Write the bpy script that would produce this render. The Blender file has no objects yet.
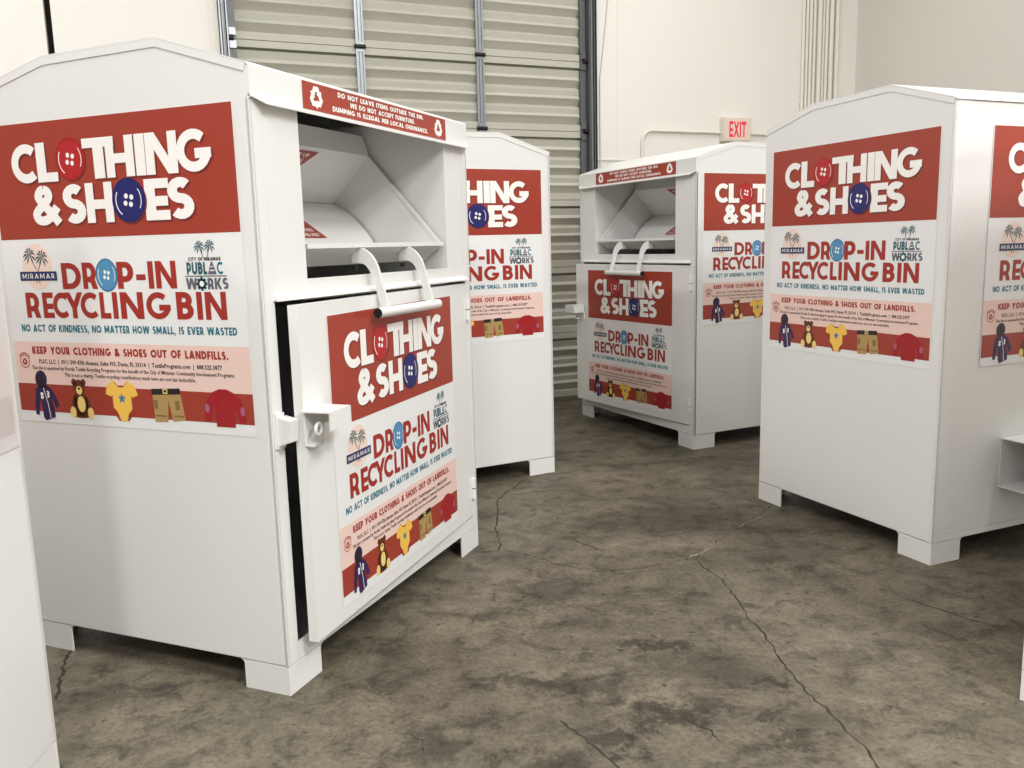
import bpy, math, random
from mathutils import Vector, Matrix
from mathutils.geometry import tessellate_polygon

S = bpy.context.scene
COL = S.collection
R = random.Random(7)

# ------------------------------------------------------------------ camera
def make_camera():
    F, pitch, roll, height = 856.26, 0.16134, 0.02532, 1.4383
    cam = bpy.data.cameras.new('camera')
    cam.sensor_width = 36.0
    cam.lens = F / 1024 * 36.0
    cam.clip_start = 0.02
    o = bpy.data.objects.new('camera', cam); COL.objects.link(o)
    sp, cp = math.sin(pitch), math.cos(pitch)
    X = Vector((1, 0, 0)); U = Vector((0, sp, cp)); Fw = Vector((0, cp, -sp))
    r = X * math.cos(roll) - U * math.sin(roll)
    u = X * math.sin(roll) + U * math.cos(roll)
    m = Matrix.Identity(4)
    for i in range(3):
        m[i][0], m[i][1], m[i][2] = r[i], u[i], -Fw[i]
    m.translation = Vector((0, 0, height))
    o.matrix_world = m
    S.camera = o
make_camera()

# ------------------------------------------------------------------ world, light, exposure
W_ = bpy.data.worlds.new('world'); S.world = W_
W_.use_nodes = True
W_.node_tree.nodes['Background'].inputs[0].default_value = (1.0, 0.96, 0.9, 1)
W_.node_tree.nodes['Background'].inputs[1].default_value = 0.0
S.view_settings.view_transform = 'Standard'
S.view_settings.look = 'None'
S.view_settings.exposure = 0.13
S.view_settings.gamma = 1.0
S.view_settings.use_curve_mapping = False
CEIL = 6.2
LAMPS = [  # x, y, watts, place : rows of tube fixtures hanging under the ceiling
    (3.7, -1.2, 400, 'in the right row, behind the camera'), (4.6, -5.2, 600, 'in the right row, farthest from the roller door'), (3.4, 2.6, 90, 'in the right row, over the printed bin at right'),
    (-0.6, 3.6, 60, 'in the middle row, over the bin with the open door'), (-0.6, 0.2, 40, 'in the middle row, above the camera'), (-0.6, -3.2, 250, 'in the middle row, behind the camera'),
    (-4.4, 3.4, 150, 'in the left row, nearest the roller door'), (-4.4, -0.6, 150, 'in the left row, behind the camera'), (2.0, 6.2, 70, 'in front of the EXIT sign'),
]

# ------------------------------------------------------------------ materials
def srgb(r, g, b):
    f = lambda c: (c / 255 / 12.92) if c / 255 <= 0.04045 else ((c / 255 + 0.055) / 1.055) ** 2.4
    return (f(r), f(g), f(b), 1)

def mat(name, col, rough=0.5, metal=0.0, noise=0.0, scale=20.0, bump=0.0, emit=0.0, spec=0.5):
    m = bpy.data.materials.new(name); m.use_nodes = True
    nt = m.node_tree; b = nt.nodes['Principled BSDF']
    b.inputs['Base Color'].default_value = col
    b.inputs['Roughness'].default_value = rough
    b.inputs['Metallic'].default_value = metal
    b.inputs['Specular IOR Level'].default_value = spec
    if noise or bump:
        tc = nt.nodes.new('ShaderNodeTexCoord')
        n = nt.nodes.new('ShaderNodeTexNoise'); n.inputs['Scale'].default_value = scale
        n.inputs['Detail'].default_value = 5
        nt.links.new(tc.outputs['Object'], n.inputs['Vector'])
        if noise:
            r = nt.nodes.new('ShaderNodeMix'); r.data_type = 'RGBA'
            r.inputs['A'].default_value = [c * (1 - noise) for c in col[:3]] + [1]
            r.inputs['B'].default_value = [min(1, c * (1 + noise)) for c in col[:3]] + [1]
            nt.links.new(n.outputs['Fac'], r.inputs['Factor'])
            nt.links.new(r.outputs['Result'], b.inputs['Base Color'])
        if bump:
            bp = nt.nodes.new('ShaderNodeBump'); bp.inputs['Strength'].default_value = bump
            bp.inputs['Distance'].default_value = 0.01
            nt.links.new(n.outputs['Fac'], bp.inputs['Height'])
            nt.links.new(bp.outputs['Normal'], b.inputs['Normal'])
    if emit:
        b.inputs['Emission Color'].default_value = col
        b.inputs['Emission Strength'].default_value = emit
    return m

M = {}
M['paint'] = mat('white_bin_paint', srgb(228, 228, 226), 0.32, noise=0.012, scale=3, bump=0.02)
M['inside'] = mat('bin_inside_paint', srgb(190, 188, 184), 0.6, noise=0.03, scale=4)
M['sheet'] = mat('white_vinyl', srgb(233, 234, 234), 0.28)
M['red'] = mat('brick_red_vinyl', srgb(158, 58, 42), 0.30, noise=0.02, scale=3)
M['darkred'] = mat('print_shadow_red', srgb(112, 40, 32), 0.35)
M['white'] = mat('print_white', srgb(245, 243, 240), 0.30)
M['lettered'] = mat('print_red', srgb(160, 46, 36), 0.33)
M['pink'] = mat('print_pink', srgb(236, 206, 196), 0.33)
M['peach'] = mat('print_peach', srgb(240, 216, 204), 0.33)
M['teal'] = mat('print_teal', srgb(24, 112, 132), 0.33)
M['dteal'] = mat('print_dark_teal', srgb(30, 88, 100), 0.33)
M['navy'] = mat('print_navy', srgb(32, 44, 96), 0.33)
M['black'] = mat('print_black', srgb(34, 28, 30), 0.33)
M['grey'] = mat('print_grey', srgb(96, 98, 112), 0.33)
M['btnred'] = mat('print_button_red', srgb(178, 30, 36), 0.33)
M['btnred2'] = mat('print_button_red_rim', srgb(162, 22, 30), 0.33)
M['btnblue'] = mat('print_button_blue', srgb(28, 32, 102), 0.33)
M['btnblue2'] = mat('print_button_blue_rim', srgb(22, 26, 96), 0.33)
M['btnsky'] = mat('print_button_sky', srgb(80, 142, 182), 0.33)
M['btnsky2'] = mat('print_button_sky_rim', srgb(42, 112, 164), 0.33)
M['purple'] = mat('print_purple', srgb(48, 28, 76), 0.33)
M['brown'] = mat('print_brown', srgb(104, 50, 26), 0.33)
M['yellow'] = mat('print_yellow', srgb(242, 196, 84), 0.33)
M['cream'] = mat('print_cream', srgb(240, 212, 130), 0.33)
M['khaki'] = mat('print_khaki', srgb(176, 146, 92), 0.33)
M['dkhaki'] = mat('print_dark_khaki', srgb(132, 106, 62), 0.33)
M['crimson'] = mat('print_crimson', srgb(160, 22, 34), 0.33)
M['lilac'] = mat('print_lilac', srgb(164, 96, 128), 0.33)
M['star'] = mat('print_star_blue', srgb(66, 120, 164), 0.33)
M['bolt'] = mat('dark_steel', srgb(48, 46, 44), 0.45, 0.7)
M['bore'] = mat('black_bore', srgb(14, 13, 12), 0.8)
M['galv'] = mat('galvanised_steel', srgb(160, 164, 168), 0.36, 0.75, noise=0.10, scale=14)
M['dgalv'] = mat('dark_galvanised_steel', srgb(104, 106, 108), 0.45, 0.5, noise=0.15, scale=12)
M['roll'] = mat('roll_door_paint', srgb(184, 182, 170), 0.5, noise=0.04, scale=5)
M['wall'] = mat('wall_paint', srgb(234, 231, 225), 0.75, noise=0.015, scale=1.2, bump=0.03)
M['wallr'] = mat('shaded_wall_paint', srgb(212, 208, 201), 0.75, noise=0.02, scale=1.2, bump=0.03)  # wall paint greyed: weaker light on the right wall is put into the colour
M['joint'] = mat('joint_sealant', srgb(46, 42, 40), 0.8)
M['ceil'] = mat('ceiling_paint', srgb(120, 114, 104), 0.8)
M['wallfar'] = mat('far_wall_paint', srgb(150, 146, 140), 0.8, noise=0.03, scale=1)
M['conduit'] = mat('painted_conduit', srgb(228, 223, 214), 0.5, noise=0.03, scale=8)
M['signbox'] = mat('sign_housing', srgb(222, 212, 200), 0.5)
M['signface'] = mat('sign_lit_face', srgb(232, 206, 194), 0.5, emit=0.05)
M['exit'] = mat('sign_lit_letters', srgb(214, 36, 62), 0.5, emit=0.25)
M['tube'] = mat('lamp_diffuser', srgb(255, 246, 230), 0.5, emit=2.0)
M['lampbody'] = mat('lamp_housing', srgb(235, 235, 232), 0.5)

def floor_material():
    m = bpy.data.materials.new('stained_concrete'); m.use_nodes = True
    nt = m.node_tree; L = nt.links; b = nt.nodes['Principled BSDF']
    tc = nt.nodes.new('ShaderNodeTexCoord')
    P = tc.outputs['Object']
    def noise(scale, detail=6, rough=0.6, dist=0.0, vec=None):
        n = nt.nodes.new('ShaderNodeTexNoise')
        n.inputs['Scale'].default_value = scale; n.inputs['Detail'].default_value = detail
        n.inputs['Roughness'].default_value = rough; n.inputs['Distortion'].default_value = dist
        L.new(vec or P, n.inputs['Vector']); return n.outputs['Fac']
    def ramp(fac, stops):
        r = nt.nodes.new('ShaderNodeValToRGB'); L.new(fac, r.inputs[0])
        e = r.color_ramp.elements
        while len(e) < len(stops): e.new(0.5)
        for el, (p, c) in zip(e, stops): el.position = p; el.color = c
        return r.outputs[0]
    def mul(a, bb, fac=1.0):
        x = nt.nodes.new('ShaderNodeMix'); x.data_type = 'RGBA'; x.blend_type = 'MULTIPLY'
        x.inputs['Factor'].default_value = fac
        L.new(a, x.inputs['A']); L.new(bb, x.inputs['B']); return x.outputs['Result']
    g = lambda v: (v, v, v, 1)
    base = ramp(noise(1.1, 8, 0.62), [(0.28, srgb(110, 103, 86)), (0.5, srgb(140, 131, 112)), (0.72, srgb(166, 155, 134))])
    mp = nt.nodes.new('ShaderNodeMapping'); mp.inputs['Rotation'].default_value = (0, 0, 0.5)
    mp.inputs['Scale'].default_value = (1.0, 1.7, 1.0); L.new(P, mp.inputs['Vector'])
    streak = ramp(noise(2.1, 10, 0.70, 0.6, mp.outputs[0]), [(0.36, g(0.60)), (0.47, g(0.94)), (0.56, g(1.04)), (0.72, g(1.22))])
    mott = ramp(noise(8, 10, 0.74, 0.5), [(0.38, g(0.46)), (0.46, g(0.84)), (0.54, g(1.0)), (0.66, g(1.24))])
    fine = ramp(noise(55, 10, 0.8), [(0.36, g(0.50)), (0.5, g(0.96)), (0.66, g(1.22))])
    spots = ramp(noise(24, 4, 0.55), [(0.31, g(0.30)), (0.355, g(1.0))])
    c = mul(mul(mul(mul(base, streak), mott), fine, 0.9), spots, .8)
    # oil and tyre stains with ragged edges : x, y, rx, ry, strength
    stains = [(0.16, 3.42, 0.26, 0.22, .40), (-0.10, 3.20, 0.16, 0.08, .30), (0.22, 2.62, 0.26, 0.13, .52), (0.46, 2.44, 0.20, 0.11, .55),
              (0.28, 2.30, 0.14, 0.08, .55), (0.50, 2.90, 0.17, 0.07, .50), (0.06, 2.20, 0.2, 0.12, .45),
              (-0.25, 2.30, 0.14, 0.14, .40), (0.80, 2.60, 0.12, 0.07, .45), (0.78, 2.26, 0.16, 0.07, .45),
              (0.75, 4.3, 0.55, 0.35, .30), (-0.32, 2.08, 0.06, 0.04, .65), (-0.05, 2.65, 0.30, 0.05, .35), (1.15, 2.75, 0.3, 0.12, .22)]
    dn = nt.nodes.new('ShaderNodeTexNoise'); dn.inputs['Scale'].default_value = 9.0; dn.inputs['Detail'].default_value = 6
    dn.inputs['Roughness'].default_value = 0.72
    L.new(P, dn.inputs['Vector'])
    wob = nt.nodes.new('ShaderNodeVectorMath'); wob.operation = 'MULTIPLY_ADD'
    L.new(dn.outputs['Color'], wob.inputs[0]); wob.inputs[1].default_value = (.5, .5, 0); wob.inputs[2].default_value = (-.25, -.25, 0)
    ad = nt.nodes.new('ShaderNodeVectorMath'); ad.operation = 'ADD'; L.new(P, ad.inputs[0]); L.new(wob.outputs[0], ad.inputs[1])
    for (x, y, rx, ry, st) in stains:
        mm = nt.nodes.new('ShaderNodeMapping'); mm.vector_type = 'POINT'
        mm.inputs['Location'].default_value = (-x / rx, -y / ry, 0); mm.inputs['Scale'].default_value = (1 / rx, 1 / ry, 0)
        L.new(ad.outputs[0], mm.inputs['Vector'])
        ln = nt.nodes.new('ShaderNodeVectorMath'); ln.operation = 'LENGTH'; L.new(mm.outputs[0], ln.inputs[0])
        c = mul(c, ramp(ln.outputs['Value'], [(0.40, g(1 - st - .10)), (0.92, g(1.0))]))
    hs = nt.nodes.new('ShaderNodeHueSaturation'); hs.inputs['Saturation'].default_value = 1.0; hs.inputs['Value'].default_value = 0.51
    L.new(c, hs.inputs['Color'])
    L.new(hs.outputs[0], b.inputs['Base Color'])
    rr = nt.nodes.new('ShaderNodeMapRange'); L.new(noise(3, 5), rr.inputs[0])
    rr.inputs[1].default_value = .3; rr.inputs[2].default_value = .7; rr.inputs[3].default_value = .42; rr.inputs[4].default_value = .72
    L.new(rr.outputs[0], b.inputs['Roughness'])
    b.inputs['Specular IOR Level'].default_value = 0.35
    bp = nt.nodes.new('ShaderNodeBump'); bp.inputs['Strength'].default_value = 0.25; bp.inputs['Distance'].default_value = 0.004
    L.new(noise(38, 8, 0.7), bp.inputs['Height']); L.new(bp.outputs[0], b.inputs['Normal'])
    return m
M['floor'] = floor_material()
M['crack'] = mat('crack_dirt', srgb(50, 44, 35), 0.9)
M['chip'] = mat('chipped_concrete', srgb(138, 130, 114), 0.9)

# ------------------------------------------------------------------ mesh building
class MB:
    def __init__(s): s.v = []; s.f = []; s.m = []; s.mats = []
    def mi(s, m):
        if m not in s.mats: s.mats.append(m)
        return s.mats.index(m)
    def add(s, vs, fs, m):
        k = len(s.v); i = s.mi(m)
        s.v += [tuple(p) for p in vs]
        for f in fs: s.f.append(tuple(k + a for a in f)); s.m.append(i)
    def box(s, x0, x1, y0, y1, z0, z1, m):
        v = [(x, y, z) for z in (z0, z1) for y in (y0, y1) for x in (x0, x1)]
        s.add(v, [(0, 2, 3, 1), (4, 5, 7, 6), (0, 1, 5, 4), (2, 6, 7, 3), (0, 4, 6, 2), (1, 3, 7, 5)], m)
    def prism(s, pts, vec, m):
        """closed polygon pts (3D, any plane) extruded by vec"""
        n = len(pts); P = [Vector(p) for p in pts]; V = Vector(vec)
        nrm = Vector((0, 0, 0))
        for i in range(n): nrm += P[i].cross(P[(i + 1) % n])
        if nrm.dot(V) > 0: P.reverse()
        vs = P + [p + V for p in P]
        fs = [tuple(range(n)), tuple(range(2 * n - 1, n - 1, -1))]
        fs += [(i, i + n, (i + 1) % n + n, (i + 1) % n) for i in range(n)]
        s.add(vs, fs, m)
    def tube(s, path, r, m, n=10, caps=True, capm=None):
        P = [Vector(p) for p in path]; rings = []; up = None
        for i, p in enumerate(P):
            t = (P[min(i + 1, len(P) - 1)] - P[max(i - 1, 0)]).normalized()
            if up is None:
                up = Vector((0, 0, 1)) if abs(t.z) < .9 else Vector((1, 0, 0))
            a = (up - t * up.dot(t)).normalized(); b = t.cross(a); up = a
            rings.append([p + a * r * math.cos(2 * math.pi * k / n) + b * r * math.sin(2 * math.pi * k / n) for k in range(n)])
        vs = [q for g in rings for q in g]; fs = []
        for i in range(len(P) - 1):
            for k in range(n):
                fs.append((i * n + k, i * n + (k + 1) % n, (i + 1) * n + (k + 1) % n, (i + 1) * n + k))
        s.add(vs, fs, m)
        if caps:
            s.add(rings[0], [tuple(range(n - 1, -1, -1))], capm or m)
            s.add(rings[-1], [tuple(range(n))], capm or m)
    def mesh(s, name, smooth=False):
        me = bpy.data.meshes.new(name)
        me.from_pydata(s.v, [], s.f)
        for m in s.mats: me.materials.append(M[m])
        me.polygons.foreach_set('material_index', s.m)
        if smooth: me.polygons.foreach_set('use_smooth', [True] * len(s.f))
        me.update(); me.validate()
        return me

def link(name, me, parent=None, loc=None, rz=None, matrix=None, bevel=0.0):
    o = bpy.data.objects.new(name, me); COL.objects.link(o)
    if parent: o.parent = parent
    if matrix is not None: o.matrix_local = matrix
    if loc is not None: o.location = loc
    if rz is not None: o.rotation_euler = (0, 0, rz)
    if bevel:
        md = o.modifiers.new('edge', 'BEVEL'); md.width = bevel; md.segments = 2; md.limit_method = 'ANGLE'; md.angle_limit = math.radians(40)
    return o

def tag(o, label=None, cat=None, group=None, kind=None):
    if label: o['label'] = label
    if cat: o['category'] = cat
    if group: o['group'] = group
    if kind: o['kind'] = kind
    return o

# ------------------------------------------------------------------ the setting
def floor():
    b = MB(); b.add([(-14, -9, 0), (12, -9, 0), (12, 13, 0), (-14, 13, 0)], [(0, 1, 2, 3)], 'floor')
    fl = tag(link('floor', b.mesh('floor')), 'stained brown grey concrete floor with cracks', kind='structure')
    def strip(pts, w, name, m='crack', z=0.0006, jit=0.006):
        # finer wandering line
        q = []
        for i in range(len(pts) - 1):
            (x0, y0), (x1, y1) = pts[i], pts[i + 1]
            n = max(2, int(math.hypot(x1 - x0, y1 - y0) / 0.022))
            for k in range(n):
                t = k / n
                q.append((x0 + (x1 - x0) * t + R.uniform(-jit, jit), y0 + (y1 - y0) * t + R.uniform(-jit, jit)))
        q.append(pts[-1])
        mb = MB(); vs = []; fs = []
        for i, (x, y) in enumerate(q):
            a = q[max(0, i - 1)]; c = q[min(len(q) - 1, i + 1)]
            dx, dy = c[0] - a[0], c[1] - a[1]; l = math.hypot(dx, dy) or 1
            ww = w * R.uniform(0.45, 1.35) * (0.35 if i in (0, len(q) - 1) else 1)
            vs += [(x - dy / l * ww, y + dx / l * ww, z), (x + dy / l * ww, y - dx / l * ww, z)]
        for i in range(len(q) - 1): fs.append((2 * i, 2 * i + 1, 2 * i + 3, 2 * i + 2))
        mb.add(vs, fs, m)
        link(name, mb.mesh(name), fl)
    strip([(0.818, 3.742), (0.836, 3.618), (0.877, 3.477), (0.89, 3.268), (0.884, 3.099), (0.902, 2.978), (0.906, 2.835), (0.908, 2.677),
           (0.918, 2.559), (0.942, 2.449), (0.957, 2.327), (0.984, 2.249), (0.98, 2.14), (1.0, 1.9)], 0.0034, 'crack')
    strip([(0.818, 3.742), (0.989, 3.972), (1.168, 4.183), (1.289, 4.336), (1.402, 4.502)], 0.0024, 'crack')
    strip([(0.79, 3.76), (0.86, 3.80), (1.0, 3.98)], 0.007, 'crack', 'chip', 0.0003)
    strip([(1.13, 4.16), (1.30, 4.33)], 0.006, 'crack', 'chip', 0.0003)
    strip([(-0.182, 3.891), (-0.087, 3.898), (-0.078, 3.98), (-0.101, 4.203), (-0.095, 4.537), (-0.102, 4.725), (-0.028, 4.92), (0.085, 5.174)], 0.0042, 'crack')
    strip([(-0.078, 3.924), (0.064, 3.821), (0.197, 3.698), (0.368, 3.602), (0.55, 3.637), (0.818, 3.742)], 0.0018, 'crack')
    strip([(-0.05, 4.80), (0.12, 4.86), (0.32, 4.90)], 0.003, 'crack')
    strip([(-1.659, 2.974), (-1.602, 2.806), (-1.523, 2.615)], 0.006, 'crack')
    strip([(0.28, 4.02), (0.36, 3.93), (0.40, 3.86)], 0.004, 'crack')
    strip([(0.12, 2.42), (0.2, 2.3), (0.33, 2.06)], 0.004, 'crack')
    strip([(0.50, 2.40), (0.56, 2.34), (0.58, 2.28)], 0.003, 'crack')
    strip([(-0.35, 2.37), (-0.29, 2.33), (-0.28, 2.26)], 0.0025, 'crack')
    strip([(1.55, 3.25), (1.72, 3.02), (1.80, 2.96)], 0.003, 'crack')
floor()

WO = (0.50096, 8.01774, 0.0); WR = math.atan(0.43)     # back wall: origin on the floor line, turn
D0, D1 = -2.90, 0.30                                    # door opening along the wall
def walls():
    b = MB(); b.box(-10, 3.62, 0.16, 0.30, 0, CEIL, 'joint')
    wb = tag(link('wall_back', b.mesh('wall_back'), loc=WO, rz=WR), 'cream painted back wall around the roller door', kind='structure')
    for (s0, s1, z0, z1) in [(-10, -4.075, 0, CEIL), (-4.03, D0, 0, CEIL), (D1, 3.47, 0, CEIL), (D0, D1, 4.30, CEIL)]:
        b = MB(); b.box(s0, s1, 0.0, 0.16, z0, z1, 'wall'); link('wall_panel', b.mesh('wall_panel'), wb)
    # hairline pencil joint beside the door
    b = MB(); b.box(0.586, 0.594, -0.002, 0, 2.2, CEIL, 'conduit'); link('wall_seam', b.mesh('wall_seam'), wb)
    b = MB(); b.box(0.36, 0.74, -0.012, 0, 2.188, 2.200, 'conduit'); link('wall_ledge', b.mesh('wall_ledge'), wb)
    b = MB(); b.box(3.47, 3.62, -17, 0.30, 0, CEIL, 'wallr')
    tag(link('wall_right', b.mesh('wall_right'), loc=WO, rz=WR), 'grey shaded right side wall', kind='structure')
    b = MB(); b.box(-10.15, -10, -17, 0.30, 0, CEIL, 'wallfar')
    tag(link('wall_left', b.mesh('wall_left'), loc=WO, rz=WR), 'painted left side wall', kind='structure')
    b = MB(); b.box(-10, 3.47, -17.15, -17, 0, CEIL, 'wallfar')
    tag(link('wall_front', b.mesh('wall_front'), loc=WO, rz=WR), 'painted wall behind the camera', kind='structure')
    b = MB(); b.box(-10.15, 3.62, -17.15, 0.3, CEIL, CEIL + .15, 'ceil')
    tag(link('ceiling', b.mesh('ceiling'), loc=WO, rz=WR), 'warehouse ceiling', kind='structure')
walls()

def roller_door():
    e = bpy.data.objects.new('door_1', None); COL.objects.link(e)
    e.location = WO; e.rotation_euler = (0, 0, WR)
    tag(e, 'pale ribbed overhead sectional door with steel stiles', kind='structure')
    H = 0.6105
    # rib profile (depth behind the wall face, z) of one section
    prof = [(0.012, 0.0), (0.004, 0.002), (0.004, 0.058), (0.054, 0.066), (0.008, 0.130), (0.026, 0.155), (0.018, 0.200), (0.054, 0.228),
            (0.008, 0.287), (0.026, 0.312), (0.018, 0.358), (0.054, 0.388), (0.008, 0.447), (0.026, 0.475), (0.012, 0.533), (0.054, 0.537), (0.054, 0.553),
            (0.004, 0.555), (0.004, 0.606), (0.014, 0.6085), (0.014, H)]
    b = MB()
    s0, s1 = D0 + .04, D1 - .04
    vs = [(s, d, z) for (d, z) in prof for s in (s0, s1)]
    fs = [(2 * i, 2 * i + 1, 2 * i + 3, 2 * i + 2) for i in range(len(prof) - 1)]
    k = len(vs); vs += [(s0, .06, 0), (s1, .06, 0), (s0, .06, H), (s1, .06, H)]
    fs += [(k, k + 2, k + 3, k + 1)]
    b.add(vs, fs, 'roll')
    me = b.mesh('door_section')
    st = MB()
    for x0, x1, d in ((-.034, -.022, -.012), (-.022, -.006, .003), (-.006, .006, -.012), (.006, .022, .003), (.022, .034, -.012)):
        st.box(x0, x1, d, 0.006, 0.012, H - 0.012, 'galv')
    sm = st.mesh('stile')
    hg = MB()
    hg.tube([(-.045, -.014, 0), (.045, -.014, 0)], 0.017, 'bolt', 10)
    hg.box(-.03, .03, -.012, .004, -.04, .04, 'galv')
    hm = hg.mesh('hinge')
    for k in range(7):
        sec = link('door_section', me, e, loc=(0, 0, k * H))
        for sx in (-1.815, -0.77):
            link('stile', sm, sec, loc=(sx, 0, 0))
            if k < 6: link('hinge', hm, sec, loc=(sx, 0, H))
    # side tracks
    for name, s, sg, m in (('track', -2.78, 1, 'galv'), ('track', 0.20, -1, 'dgalv')):
        t = MB()
        o = -1 if sg > 0 else 1
        xs = lambda a, bb: (min(s + o * a, s + o * bb), max(s + o * a, s + o * bb))
        a0, a1 = xs(0.0, 0.055); t.box(a0, a1, -.012, .02, 0, 4.28, 'dgalv')           # door edge stile
        a0, a1 = xs(0.06, 0.068); t.box(a0, a1, -.075, .0, 0, 4.28, m)                  # track lip
        a0, a1 = xs(0.068, 0.115); t.box(a0, a1, -.030, -.024, 0, 4.28, m)
        a0, a1 = xs(0.108, 0.116); t.box(a0, a1, -.075, .0, 0, 4.28, m)
        t.tube([(s + o * 0.088, -.06, 0), (s + o * 0.088, -.06, 4.28)], 0.016, m, 8)
        if sg > 0:
            a0, a1 = xs(0.12, 0.19); t.box(a0, a1, -.008, 0.0, 0, 4.28, 'conduit')      # painted wall angle
        else:
            a0, a1 = xs(0.118, 0.15); t.box(a0, a1, -.05, 0.0, 0, 4.28, 'bolt')
        tr = link('track', t.mesh('track'), e)
        for k in range(1, 7):
            r = MB()
            r.tube([(s + o * 0.02, -.030, 0), (s + o * 0.075, -.030, 0)], 0.022, 'bolt', 10)
            r.box(*xs(0.0, 0.05), -.026, -.012, 0.02, 0.075, m)
            r.box(*xs(0.0, 0.05), -.026, -.012, -.075, -0.02, m)
            link('roller_bracket', r.mesh('roller_bracket'), tr, loc=(0, 0, k * H))
roller_door()

def wall_fittings():
    def top(name, me, label, cat, group=None):
        return tag(link(name, me, loc=WO, rz=WR), label, cat, group)
    # exit sign
    e = bpy.data.objects.new('exit_sign', None); COL.objects.link(e)
    c, s_ = math.cos(WR), math.sin(WR)
    sx, sz = 1.905, 2.385
    e.location = (WO[0] + sx * c, WO[1] + sx * s_, sz); e.rotation_euler = (0, 0, WR)
    tag(e, 'lit white EXIT sign with red letters on the back wall', 'exit sign')
    b = MB(); b.box(-.165, .165, -.075, 0, 0, .228, 'signbox'); link('housing', b.mesh('housing'), e, bevel=.006)
    b = MB(); b.box(-.145, .145, -.079, -.075, .016, .212, 'signface'); link('face', b.mesh('face'), e)
    ar = Art(); ar.text('EXIT', 0, .040, .150, 'exit', .19, width=.205, align='c', squeeze=True)
    link('lettering', ar.mesh('exit_lettering'), e, matrix=frame((0, -.0795, 0), (1, 0, 0), (0, 0, 1)))
    # vertical conduits
    specs = [(2.745, .016), (2.79, .016), (2.835, .018), (2.885, .016), (2.945, .024), (3.005, .014), (3.045, .018), (3.10, .024), (3.175, .024)]
    names = ['leftmost of the thin pipes', 'second pipe from the left', 'third pipe from the left', 'fourth pipe from the left', 'thick middle pipe, fifth from the left',
             'thinnest pipe, sixth from the left', 'seventh pipe from the left', 'thick eighth pipe from the left', 'rightmost thick pipe']
    for (x, r), nm in zip(specs, names):
        b = MB(); b.tube([(x, -r - .004, 0), (x, -r - .004, CEIL)], r, 'conduit', 10)
        for z in (1.2, 2.78, 4.4): b.box(x - r - .002, x + r + .002, -.012, 0, z, z + .03, 'conduit')
        top('conduit', b.mesh('conduit', True), 'painted vertical conduit near the wall corner, ' + nm, 'conduit', 'vertical conduits in the corner')
    # conduit feeding the sign
    p = [(0.845, -.02, 1.2), (0.845, -.02, 2.36)]
    for k in range(1, 9):
        a = math.pi / 2 * k / 8
        p.append((0.845 + .11 * (1 - math.cos(a)), -.02, 2.36 + .11 * math.sin(a)))
    p += [(1.74, -.02, 2.47)]
    b = MB(); b.tube(p, .012, 'conduit', 8)
    top('conduit', b.mesh('conduit', True), 'thin bent conduit running along the wall to the left of the EXIT sign', 'conduit')
    b = MB(); b.tube([(2.07, -.02, 2.47), (2.70, -.02, 2.47)], .012, 'conduit', 8)
    top('conduit', b.mesh('conduit', True), 'short horizontal conduit on the wall right of the EXIT sign', 'conduit')
    b = MB(); b.tube([(0.40, -.014, 2.9), (0.44, -.014, 3.2), (0.50, -.014, 3.7), (0.53, -.014, 4.2)], .005, 'conduit', 6)
    b.tube([(0.40, -.014, 2.9), (0.40, -.014, 1.0)], .006, 'conduit', 6)
    top('pull_cord', b.mesh('pull_cord', True), 'thin slanting cable hanging beside the roller door frame', 'cable')

def frame(origin, u, v):
    u = Vector(u); v = Vector(v); w = u.cross(v)
    m = Matrix.Identity(4)
    for i in range(3): m[i][0], m[i][1], m[i][2], m[i][3] = u[i], v[i], w[i], origin[i]
    return m

def lamps():
    for x, y, wt, place in LAMPS:
        e = bpy.data.objects.new('ceiling_light', None); COL.objects.link(e)
        e.location = (x, y, CEIL); e.rotation_euler = (0, 0, WR)
        tag(e, 'long fluorescent ceiling fixture ' + place, 'ceiling light', 'fluorescent ceiling fixtures')
        b = MB(); b.prism([(-.22, -1.2, 0), (.22, -1.2, 0), (.16, -1.2, -.09), (-.16, -1.2, -.09)], (0, 2.4, 0), 'lampbody')
        link('housing', b.mesh('housing'), e)
        b = MB(); b.box(-.15, .15, -1.17, 1.17, -.10, -.09, 'tube'); link('diffuser', b.mesh('diffuser'), e)
        l = bpy.data.lights.new('tube_light', 'AREA'); l.shape = 'RECTANGLE'; l.size = .34; l.size_y = 2.3
        l.energy = wt; l.color = (1.0, 0.995, 0.975)
        lo = bpy.data.objects.new('tube_light', l); COL.objects.link(lo); lo.parent = e; lo.location = (0, 0, -.112)
lamps()

# ------------------------------------------------------------------ flat print: shapes, stroke lettering
def ell(cx, cy, rx, ry, a0=0, a1=360, n=18):
    return [(cx + rx * math.cos(math.radians(a0 + (a1 - a0) * i / n)), cy + ry * math.sin(math.radians(a0 + (a1 - a0) * i / n))) for i in range(n + 1)]

def smooth(pts, n=5):
    out = []
    for i in range(len(pts) - 1):
        p0 = pts[max(0, i - 1)]; p1 = pts[i]; p2 = pts[i + 1]; p3 = pts[min(len(pts) - 1, i + 2)]
        for k in range(n):
            t = k / n
            out.append(tuple(0.5 * (2 * p1[j] + (p2[j] - p0[j]) * t + (2 * p0[j] - 5 * p1[j] + 4 * p2[j] - p3[j]) * t * t
                                    + (3 * p1[j] - p0[j] - 3 * p2[j] + p3[j]) * t ** 3) for j in (0, 1)))
    out.append(pts[-1]); return out

def para(xt, xb, tw, y0=0.0, y1=1.0):
    return ('P', [(xt, y1), (xb, y0), (xb + tw, y0), (xt + tw, y1)])

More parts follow.
